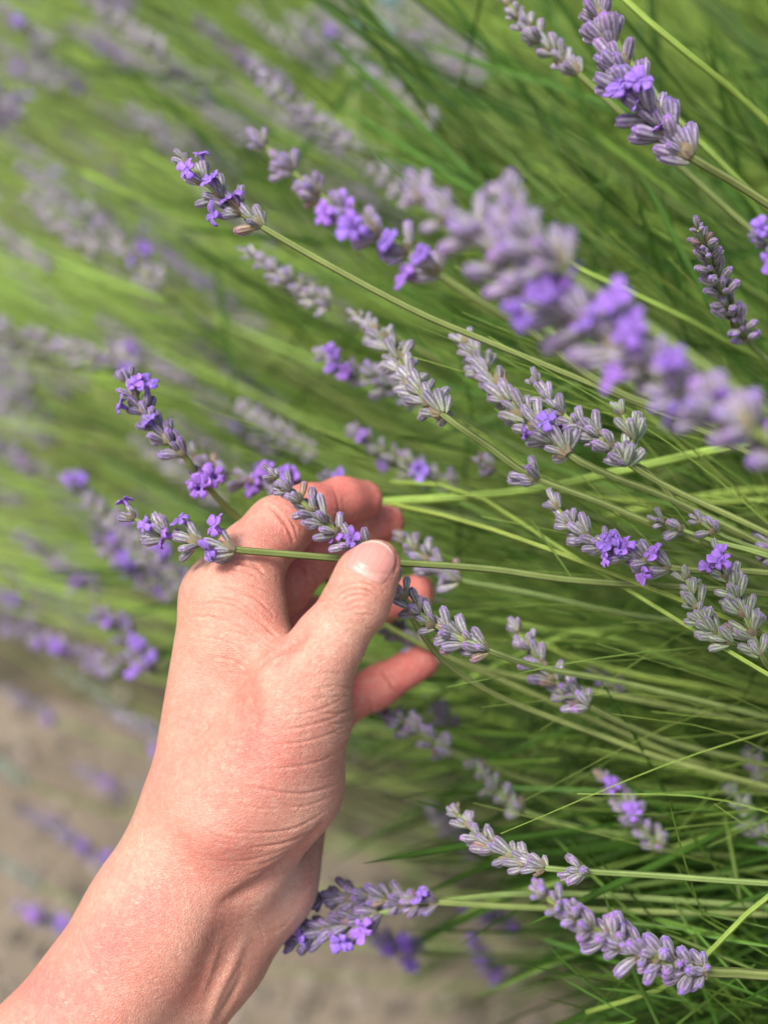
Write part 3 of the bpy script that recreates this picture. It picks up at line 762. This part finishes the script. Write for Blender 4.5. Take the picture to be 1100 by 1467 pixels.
for i in range(185):                                    # fine stems just behind the focal plane
    if i < 34: tx, ty, d = sr.uniform(230, 480), sr.uniform(570, 800), sr.uniform(.46, .56)
    elif i < 80: tx, ty, d = sr.uniform(380, 900), sr.uniform(250, 720), sr.uniform(.44, .56)
    else:
        tx, ty, d = sr.uniform(570, 1060), sr.uniform(330, 1230), sr.uniform(.405, .47); ex = sr.uniform(1180, 1320); ey = ty + (1120 - ty) * .45 + sr.gauss(0, 120)
        if ty > 1000 and tx < 640: continue
        P3 = [at(tx, ty, d), at(tx + (ex - tx) * .5, ty + (ey - ty) * .42 + sr.gauss(0, 32), d + .012), at(ex, ey, d + sr.uniform(.03, .07))]
        P3 += lead_out(P3[-2], P3[-1], root_point(sr)); tt = sr.uniform(.7, 1.25)
        v, f, c = bare_stem(B1, P3, sr.uniform(.0006, .0011), .12, 8, (tt, tt, tt * .9)); link('stem', mesh('stem', v, f, M['stem'], True, c), B1); continue
    o = root_point(sr); T = at(tx, ty, d); mid = o.lerp(T, .55) + Vector((sr.uniform(-.02, .02), sr.uniform(-.02, .02), sr.uniform(.0, .035)))
    tt = sr.uniform(.8, 1.25); v, f, c = bare_stem(B1, [T, mid, o], sr.uniform(.0005, .0009), .15, 8, (tt, tt, tt * .9)); link('stem', mesh('stem', v, f, M['stem'], True, c), B1)
for root, s in stuffS.items():
    tag(link('stem_mass', mesh('stem_mass', s.V, s.F, M['stem'], True, s.C), root), kind='stuff')
# narrow leaves in and near the focal plane, each its own piece
def near_leaf(x, y, d, ang, L, away=0.0, roll=None, wide=1.0):
    p = at(x, y, d); q = at(x + math.cos(ang) * 60, y + math.sin(ang) * 60, d + away); dv = (q - p).normalized()
    m = orient(p, dv, sr.uniform(0, 6.3) if roll is None else roll, L) @ Matrix.Diagonal((wide, wide, 1, 1))
    link('leaf', sr.choice(LEAVES), B1, Matrix.Translation(-B1.location) @ m)
nl = 0
while nl < 215:
    x = sr.uniform(480, 1230); y = sr.uniform(230, 1480)
    if not path_ok(x - 120, y) : continue
    if sr.random() > .25 + .75 * min(1, max(0, (x - 420) / 500)): continue
    nl += 1
    fan = math.atan2(y - 1080, x - 1900)
    near_leaf(x + 60, y, sr.uniform(.44, .56), fan + sr.gauss(0, .2 if nl % 3 else .6), min(sr.uniform(.05, .10), max(.02, (x - 400) * .0002)), sr.uniform(.0, .03), None, sr.uniform(.32, .6))
ls = LeafSoup()
for i in range(2300):
    x = sr.uniform(300, 1350); y = sr.uniform(100, 1500); d = sr.uniform(.5, .74)
    if i > 1500: x = sr.uniform(880, 1320); y = sr.uniform(1150, 1560); d = sr.uniform(.46, .62)
    if not path_ok(x - 140, y) or (d < .62 and x < 640): continue
    fan = math.atan2(y - 1080, x - 1900) + sr.gauss(0, .25 if i % 3 else .8); p = at(x, y, d); q = at(x + math.cos(fan) * 60, y + math.sin(fan) * 60, d + sr.uniform(-.015, .03))
    k = sr.uniform(.6, 1.3); ls.leaf(p - B1.location, (q - p).normalized(), sr.uniform(0, 6.3), sr.uniform(.05, .11), np.array((k, k, k * .9)), sr, sr.uniform(.35, .7))
tag(link('leaf_mass', ls.build('leaf_mass'), B1), kind='stuff')
for x, y, an, L in [(822, 832, -2.2, .023), (1110, 1402, -2.75, .036), (1110, 1375, -2.6, .026), (1090, 1440, -2.85, .04), (1060, 1462, -2.5, .03), (1000, 1440, -2.9, .03), (1105, 1330, -2.9, .03), (960, 1420, -3.0, .028), (1070, 1420, -2.3, .025), (905, 625, -1.9, .013), (1100, 1355, -3.0, .035)]:
    near_leaf(x, y, .415, an, L, .004, None, .8)
for i in range(70):
    near_leaf(sr.uniform(900, 1180), sr.uniform(1290, 1510), sr.uniform(.415, .48), sr.choice([-2.9, -2.5, -2.2, 2.9]) + sr.gauss(0, .25), sr.uniform(.025, .05), sr.uniform(-.01, .015), None, sr.uniform(.5, .9))
# strong single stems that cross the open right-hand side
for pts, d, rad in [
    ([(470, 722), (600, 716), (760, 702), (900, 672), (1045, 640), (1200, 610)], (.472, .45, .44), .0021), ([(600, 560), (780, 690), (930, 720), (1120, 716), (1300, 730)], (.55, .47, .45), .0015),
    ([(860, 742), (1000, 712), (1110, 702), (1250, 720)], (.5, .5, .5), .0019), ([(730, 905), (880, 960), (1010, 985), (1120, 1010), (1300, 1060)], (.48, .48, .5), .0017),
    ([(560, 722), (650, 742), (740, 770), (820, 800)], (.44, .43, .42), .0010), ([(600, 1010), (760, 930), (840, 905), (1000, 960), (1150, 1010)], (.5, .5, .5), .0014),
    ([(700, 320), (850, 395), (960, 445), (1060, 500), (1180, 560)], (.44, .44, .46), .0013), ([(880, 60), (960, 160), (1050, 250), (1130, 330), (1250, 450)], (.45, .44, .46), .0012),
    ([(800, -90), (905, 10), (1000, 90), (1060, 140), (1160, 240)], (.43, .43, .46), .0014), ([(760, 1060), (900, 1085), (1010, 1110), (1140, 1140)], (.52, .5, .5), .0014),
    ([(560, 1085), (760, 1100), (950, 1130), (1130, 1135)], (.55, .52, .52), .0016), ([(840, 1450), (960, 1410), (1040, 1340), (1110, 1275), (1250, 1230)], (.44, .41, .42), .0011),
    ([(640, 1330), (700, 1290), (800, 1265), (900, 1235), (1110, 1170)], (.5, .48, .48), .0013), ([(540, 890), (660, 880), (800, 905), (900, 900), (1120, 905)], (.5, .5, .5), .0012),
    ([(560, 690), (660, 700), (740, 745), (810, 790)], (.47, .45, .43), .0009), ([(720, 420), (850, 520), (1000, 600), (1130, 660)], (.5, .48, .48), .0013)]:
    n = len(pts); P3 = [at(x, y, np.interp(i / (n - 1), (0, .5, 1), d)) for i, (x, y) in enumerate(pts)]; P3 += lead_out(P3[-2], P3[-1], root_point(sr))
    v, f, c = bare_stem(B1, P3, rad, .7, 10, (1.15, 1.12, 1.0)); link('stem', mesh('stem', v, f, M['stem'], True, c), B1)

# ------------------------------------------------------------------ the flower stalks, each a thing of its own
# in focus
stalk('lavender stalk with pale opening tip and four loose violet whorls above the hand', [(270, 236), (300, 268), (338, 300), (372, 323)], [(480, 385), (600, 448), (700, 490), (870, 560), (1010, 620)], (.405, .405, .42), bl=[(300, 258), (275, 248), (345, 285), (322, 305), (285, 228)], nb=8, gap=.0075, size=1.0)
stalk('upright violet lavender stalk with one blooming whorl below its head, left of the index finger', [(182, 545), (205, 585), (235, 625), (262, 650)], [(290, 690), (345, 745), (420, 790), (560, 900), (800, 1010)], (.415, .415, .47), mk='bud_violet', bl=[(182, 545), (175, 580), (213, 605), (280, 685), (296, 690), (205, 560)], extra=[(288, 688)], nb=11)
stalk('lavender stalk with bare stem pinched under the thumb, blooming whorls spread apart', [(192, 742), (238, 768), (300, 780), (334, 787)], [(400, 793), (500, 801), (570, 806), (700, 815), (830, 832), (1110, 852)], (.392, .392, .42), bl=[(200, 742), (190, 735), (245, 738), (225, 775), (300, 775), (318, 772)], nb=8, gap=.0098, size=1.15)
stalk('budded lavender spike leaning across the index finger with one open flower by the thumbnail', [(395, 684), (425, 712), (462, 745), (495, 772), (522, 786)], [(560, 830), (600, 900), (640, 950), (720, 1000), (850, 1050), (960, 1090), (1110, 1130)], (.385, .392, .46), mk='bud', bl=[(488, 772), (482, 762)], nb=8, gap=.0054, size=.92)
stalk('budded lavender spike emerging from under the thumb above the little finger', [(566, 832), (590, 868), (630, 900), (695, 930)], [(780, 958), (900, 980), (1110, 1030)], (.395, .395, .45), nb=9, gap=.0056, bl=[])
stalk('soft grey lavender spike just behind the middle fingertip', [(578, 772), (600, 795), (625, 812), (655, 830)], [(760, 850), (900, 880), (1100, 910)], (.45, .445, .45), nb=9)
stalk('small grey lavender spike between ring finger and little finger', [(545, 890), (570, 905), (605, 925)], [(700, 960), (900, 1000), (1100, 1040)], (.475, .47, .47), nb=8)
stalk('lavender stalk with soft upper head, crisp round whorl and lone lower whorl on its stem', [(512, 455), (555, 490), (588, 545), (632, 592)], [(700, 640), (760, 682), (860, 720), (980, 770), (1110, 820)], (.46, .40, .42), extra=[(758, 672)], nb=9, gap=.0066, size=1.1)
stalk('thick central lavender spike with violet flowers on its lower side', [(668, 490), (695, 530), (735, 580), (775, 615), (812, 650)], [(870, 680), (960, 715), (1110, 790)], (.43, .40, .42), bl=[(738, 612), (775, 590), (800, 645), (795, 625)], nb=10, gap=.0054, size=1.2)
stalk('grey budded lavender spike lying beside the thick central spike', [(768, 548), (800, 590), (850, 622), (898, 662)], [(960, 700), (1110, 770)], (.41, .405, .42), nb=10, gap=.0062)
stalk('short upright greenish lavender spike on a forked stem beside the central spikes', [(890, 592), (908, 625), (898, 660)], [(935, 680), (980, 730), (1110, 790)], (.405, .405, .42), mk='bud_green', nb=9, gap=.0062)
stalk('lavender spike in full focus with a row of open flowers along its top edge', [(798, 728), (835, 765), (890, 790), (955, 812)], [(1010, 818), (1110, 822)], (.405, .40, .41), bl=[(868, 772), (905, 785), (930, 790), (868, 805), (885, 790), (918, 800)], nb=11, size=1.05)
stalk('tiny lone lavender whorl on a thin stem below the forked spike', [(950, 748), (975, 758)], [(1020, 775), (1110, 800)], .41, nb=6, gap=.006, size=.9)
stalk('single plump lavender bud cluster on a thin stem near the spike with open flowers', [(1002, 748), (1022, 760)], [(1060, 780), (1110, 795)], .41, nb=5, gap=.006, size=.85)
stalk('slim pale green lavender spike pointing at the rim of the dark gap', [(982, 828), (998, 870), (1020, 905), (1042, 918)], [(1075, 925), (1130, 950)], (.40, .40, .42), mk='bud_green', nb=8, size=.9, gap=.0052)
stalk('pale green lavender spike with violet flowers only at its tip', [(1030, 800), (1050, 845), (1070, 890), (1088, 935)], [(1105, 960), (1150, 1000)], (.40, .40, .42), mk='bud_green', bl=[(1003, 818), (1035, 808), (1020, 805)], nb=9, size=1.0)
stalk('tall dense purple lavender spike with three violet flowers among arching green stems', [(845, -10), (868, 50), (900, 115), (945, 180), (985, 222)], [(1040, 255), (1110, 300), (1250, 400)], (.375, .375, .40), mk='bud_violet', bl=[(880, 112), (940, 100), (925, 175), (900, 140), (870, 125)], nb=11, size=1.4, gap=.0050)
stalk('slightly soft small-budded lavender spike beside the tall dense purple one', [(728, 5), (760, 45), (795, 78), (826, 104)], [(920, 190), (1000, 262), (1095, 345), (1250, 460)], (.44, .435, .45), nb=8, size=.95)
stalk('steep slender grey lavender spike with crisp tip buds and soft base', [(1000, 330), (1018, 380), (1042, 435), (1068, 485)], [(1110, 525), (1250, 620)], (.395, .43, .45), nb=8, size=.95)
stalk('lavender spike on a level stem with a detached whorl, above the thick mauve spike', [(655, 1165), (690, 1202), (735, 1228), (778, 1243)], [(833, 1248), (950, 1255), (1110, 1266)], (.415, .40, .41), mk='bud', bl=[], extra=[(835, 1248)], nb=10, size=.95)
stalk('thick mauve lavender spike low over the leaves on a stout level stem', [(778, 1282), (830, 1320), (900, 1356), (960, 1380), (1008, 1392)], [(1060, 1394), (1130, 1398)], (.36, .385, .40), mk='bud_mauve', nb=10, size=1.18, gap=.0054, rad=.0013)
stalk('dark violet blooming lavender spike peeking out behind the wrist', [(400, 1350), (450, 1335), (490, 1328), (540, 1310)], [(640, 1290), (800, 1280), (1110, 1300)], (.43, .43, .45), mk='bud_violet', bl=[(430, 1345), (488, 1362), (530, 1340)], nb=13, size=1.1, gap=.0048)
stalk('grey lavender spike lying over the dark violet one behind the wrist', [(440, 1290), (500, 1285), (560, 1290), (622, 1292)], [(760, 1300), (1110, 1310)], (.435, .43, .45), mk='bud_violet', nb=11, gap=.005, bl=[(605, 1290)])
# slightly to strongly out of focus, nearer than the hand
stalk('large blurred mauve lavender spike looming in front of everything', [(605, 285), (690, 345), (770, 420), (870, 480), (960, 545), (1070, 610)], [(1180, 680), (1400, 800)], (.30, .285, .30), mk='bud_mauve', bl=[(775, 455), (760, 470), (820, 395), (880, 440), (860, 455), (900, 480), (960, 490), (890, 555), (1010, 570), (960, 600)], nb=15, size=1.42, gap=.0052, hi=True, spread=1.15, root=True)
stalk('second large blurred mauve lavender head overlapping the looming one', [(730, 285), (745, 330), (800, 380)], [(900, 450), (1100, 590)], (.29, .285, .30), mk='bud_mauve', bl=[], size=1.25, hi=True, nb=13)
stalk('blurred lavender spike with bright violet flowers above the pale-tipped stalk stem', [(378, 208), (430, 255), (500, 312), (560, 345), (625, 390)], [(700, 440), (760, 475), (880, 560), (1100, 640)], (.335, .34, .37), mk='bud_mauve', bl=[(500, 292), (545, 342), (615, 365), (478, 325), (515, 330), (600, 415), (560, 350)], hi=True, nb=11, size=1.0, gap=.0085, spread=1.15)
stalk('blurred pair of mauve whorls at the base of the looming spike', [(1040, 600), (1085, 628), (1120, 650)], [(1250, 720)], (.29, .29, .30), mk='bud_mauve', bl=[(1030, 560), (970, 605)], hi=True, size=1.25)
stalk('violet lavender tip cut by the frame beside the steep slender spike', [(1096, 345), (1130, 365)], [(1250, 430)], .35, mk='bud_violet', bl=[(1098, 345), (1100, 350)], hi=False)
stalk('grey lavender tip near the pale green spike with violet tip flowers', [(1080, 778), (1110, 788)], [(1200, 820)], .42, nb=8)
# behind the hand
BK = [
 ('blurred grey lavender spike above the large violet ones', [(368, 104), (420, 150), (478, 190), (500, 212)], [(620, 290), (900, 500)], .56, 'bud', 0, 1.1),
 ('blurred loose whorls of lavender in line below the grey spike', [(540, 248), (575, 275)], [(700, 350), (950, 540)], .56, 'bud', 0, 1),
 ('softly blurred thin lavender spike under the stem of the pale-tipped stalk', [(362, 366), (400, 392), (440, 420), (470, 436)], [(560, 480), (760, 580), (1000, 700)], .49, 'bud_pink', 0, .95),
 ('softly blurred lavender spike with violet flowers beside the crisp round whorl', [(465, 513), (510, 535), (560, 552), (600, 572)], [(700, 620), (900, 720)], .49, 'bud', 3, 1.1),
 ('blurred lavender spike with violet flowers under the crisp round whorl', [(512, 620), (560, 655), (610, 680), (650, 695)], [(760, 740), (950, 800)], .50, 'bud_pink', 3, 1.1),
 ('blurred blooming lavender spike behind the raised index knuckle', [(280, 655), (330, 685), (390, 692), (430, 695)], [(560, 720), (800, 780)], .465, 'bud', 5, 1.1),
 ('very blurred grey lavender spike near the pale blue spots', [(500, 82), (560, 130), (622, 180)], [(760, 280), (980, 480)], .66, 'bud', 0, 1.15),
 ('blurred cream and mauve lavender spike left of the pale-tipped stalk', [(50, 288), (95, 330), (142, 364)], [(300, 450), (600, 620), (900, 800)], .66, 'bud_pink', 0, 1.2),
 ('blurred mauve lavender spike next to the cream and mauve one', [(148, 325), (190, 365), (232, 412)], [(400, 520), (700, 700)], .64, 'bud_pink', 2, 1.2),
 ('very blurred lavender spike behind the tip of the pale-tipped stalk', [(195, 160), (230, 195), (262, 222)], [(400, 320), (800, 560)], .78, 'bud', 0, 1.3),
 ('very blurred lavender spike behind the upright violet stalk', [(50, 478), (110, 505), (170, 515), (200, 530)], [(360, 600), (700, 760)], .62, 'bud_pink', 1, 1.2),
 ('blurred blooming lavender spike behind the pinched stalk tip', [(105, 690), (150, 735), (210, 790), (270, 838)], [(400, 900), (700, 1000)], .58, 'bud', 6, 1.2),
 ('blurred violet lavender spike drooping below the pinched stalk', [(150, 780), (190, 815), (250, 850)], [(400, 920), (700, 1020)], .60, 'bud_violet', 5, 1.2),
 ('blurred dark violet lavender cluster over the path beside the hand', [(150, 885), (180, 910), (215, 960)], [(400, 1010), (700, 1080)], .58, 'bud_violet', 6, 1.25),
 ('blurred faint violet lavender spike at the path edge beside the dark cluster', [(20, 905), (60, 918), (130, 945), (170, 960)], [(400, 1020), (700, 1080)], .66, 'bud_violet', 3, 1.2),
 ('softly blurred grey lavender spike right of the little fingertip', [(742, 905), (770, 945), (800, 980), (836, 1008)], [(950, 1060), (1110, 1100)], .428, 'bud', 0, 1.1),
 ('blurred grey lavender spike below the little finger', [(550, 1018), (590, 1042), (645, 1078)], [(760, 1120), (900, 1160)], .475, 'bud', 0, 1.1),
 ('small blurred lavender whorls between little finger and grey spike', [(620, 1008), (650, 1045)], [(760, 1090), (950, 1150)], .52, 'bud', 0, .9),
 ('softly blurred pale green lavender spike above the spike with a detached whorl', [(678, 1098), (710, 1130), (745, 1160)], [(850, 1190), (1000, 1202), (1120, 1210)], .475, 'bud_green', 0, .95),
 ('softly blurred lavender spike with pale tip above the level stem', [(868, 1118), (900, 1160), (945, 1214)], [(1020, 1225), (1120, 1230)], .465, 'bud', 2, 1.0),
 ('blurred pale green lavender spike at the frame edge above the level stem', [(1050, 1138), (1080, 1180), (1110, 1212)], [(1200, 1240)], .48, 'bud_green', 0, 1.0),
 ('blurred grey lavender tip over the low green stems at the frame edge', [(1080, 1085), (1110, 1130)], [(1200, 1170)], .5, 'bud', 0, 1.0),
 ('very blurred lilac lavender spike behind the spike with a detached whorl', [(625, 1165), (660, 1200), (690, 1220)], [(800, 1270), (1000, 1300)], .60, 'bud_pink', 1, 1.1),
 ('very blurred violet lavender spike over the sand behind the wrist spikes', [(520, 1330), (560, 1350), (600, 1365)], [(760, 1370), (1000, 1380)], .56, 'bud_violet', 4, 1.1),
 ('very blurred lilac lavender tip floating above the sand', [(675, 1300), (705, 1315), (740, 1330)], [(860, 1350), (1050, 1370)], .62, 'bud_violet', 3, 1.1),
 ('very blurred violet lavender tip lowest over the sand', [(680, 1352), (700, 1385), (720, 1400)], [(860, 1420), (1050, 1430)], .66, 'bud_violet', 3, 1.1),
 ('small blurred lavender whorls on a stem right of the grey spike', [(855, 960), (890, 990)], [(1000, 1020), (1110, 1050)], .49, 'bud', 0, .9),
 ('blurred whitish lavender spike in the green streaks above the knuckles', [(355, 585), (395, 615), (450, 655)], [(600, 720), (900, 800)], .60, 'bud_pink', 0, 1.1),
 ('blurred dusky lavender spike hanging over the path left of the forearm', [(40, 1165), (80, 1185), (120, 1215), (160, 1240)], [(420, 1270), (760, 1290)], .80, 'bud_violet', 2, 1.2),
 ('blurred dusky lavender tip lowest beside the forearm', [(30, 1300), (65, 1318), (95, 1330)], [(420, 1350), (760, 1340)], .75, 'bud_violet', 3, 1.2),
 ('blurred faint lavender whorl hanging over the path near the hand edge', [(180, 1030), (215, 1045), (240, 1060)], [(420, 1110), (700, 1130)], .7, 'bud', 1, 1.1),
 ('bright violet blurred lavender tip at the far edge of the field', [(2, 135), (20, 160)], [(200, 280), (600, 520)], .72, 'bud_violet', 5, 1.4),
 ('blurred mauve lavender bud cluster behind the spike in full focus', [(690, 660), (705, 672)], [(800, 720), (1000, 800)], .46, 'bud', 0, .8),
 ('blurred violet bloom right above the index finger', [(470, 684), (490, 690)], [(600, 720), (800, 760)], .49, 'bud_violet', 2, .8),
]
for lb, spk, stm, d, mk, nbl, sz in BK:
    stalk(lb, spk, stm, (d, d, d + .04), mk=mk, nbl=nbl, hi=d < .48, size=sz, gap=.0054, nb=9)
# the many blurred heads of the field behind
fr = random.Random(77)
for k, (x, y, d) in enumerate([(-20, 840, .8), (60, 860, .85), (90, 960, .8), (10, 990, .9), (150, 1010, .85), (-30, 1080, .8), (110, 1100, .95), (190, 1120, .9), (-10, 1230, .85), (120, 1290, .9)]):
    stalk('blurred dusky lavender head drooping over the sand beside the forearm', [(x, y), (x + 35, y + 18), (x + 70, y + 42)], [(x + 220, y + 90), (x + 480, y + 120)], (d, d, d + .03), mk=['bud_violet', 'bud', 'bud_green'][k % 3], hi=False, size=1.0, nbl=(k % 3 == 0), group='dusky heads over the sand')
nf = 0
while nf < 150:
    x = fr.uniform(-120, 620); y = fr.uniform(-60, 860)
    if not path_ok(x, y) or x + .45 * y > 620: continue
    d = fr.uniform(.66, 1.15); nf += 1; k = fr.uniform(.7, 1.3); dx, dy = 55 * k * .75 / d, 42 * k * .75 / d
    fmk = fr.choice(['bud', 'bud_pink', 'bud_pink', 'bud', 'bud_violet']); fbl = fr.choice([0, 0, 0, 0, 1])
    where = 'near the field top' if y < 200 else 'behind the pale-tipped stalk' if y < 430 else 'behind the upright violet stalk' if y < 650 else 'above the path edge'
    flab = 'blurred %s lavender head %s %s' % ({'bud': 'grey', 'bud_pink': 'pale mauve', 'bud_violet': 'violet'}[fmk], 'with open flowers' if fbl else 'in bud', where)
    stalk(flab, [(x, y), (x + dx, y + dy), (x + 1.9 * dx, y + 1.8 * dy)], [(x + 5 * dx, y + 4.4 * dy), (x + 10 * dx, y + 8.2 * dy)], (d, d, d + .03), mk=fmk, hi=False, size=fr.uniform(.85, 1.15), nbl=fbl, group=flab.replace('head', 'heads'))
# pale blue blooms far behind
def blue_plant(px, py, d, label, k):
    p = at(px, py, d); base = Vector((p.x, p.y, 0)); root = empty('blue_flower', base); tag(root, label, 'flower', None)
    v, f, _ = tube([Vector((0, 0, -.01)), Vector((.01, 0, p.z * .5)), Vector((0, 0, p.z))], .002, 6); link('stem', mesh('stem', v, f, M['stem'], True, [STEMC[0]] * len(v)), root)
    s = Soup(); r = random.Random(int(px))
    for i in range(40):
        q = Vector((r.gauss(0, 1), r.gauss(0, 1), r.gauss(0, 1))).normalized(); a, b, c = frame_of(q); o = Vector((0, 0, p.z)) + q * .007 * k
        s.add([o, o + a * .003 * k + q * .002, o + q * .005 * k, o - a * .003 * k + q * .002], [(0, 1, 2, 3)], [(.26, .44, .44)] * 4)
    link('flower_head', mesh('flower_head', s.V, s.F, M['corolla'], True, s.C), root)
blue_plant(503, 48, .80, 'small pale blue flower head between blurred stems at the top', .7)
blue_plant(556, 18, .82, 'larger pale blue flower head beside the small one at the top', 1.1)
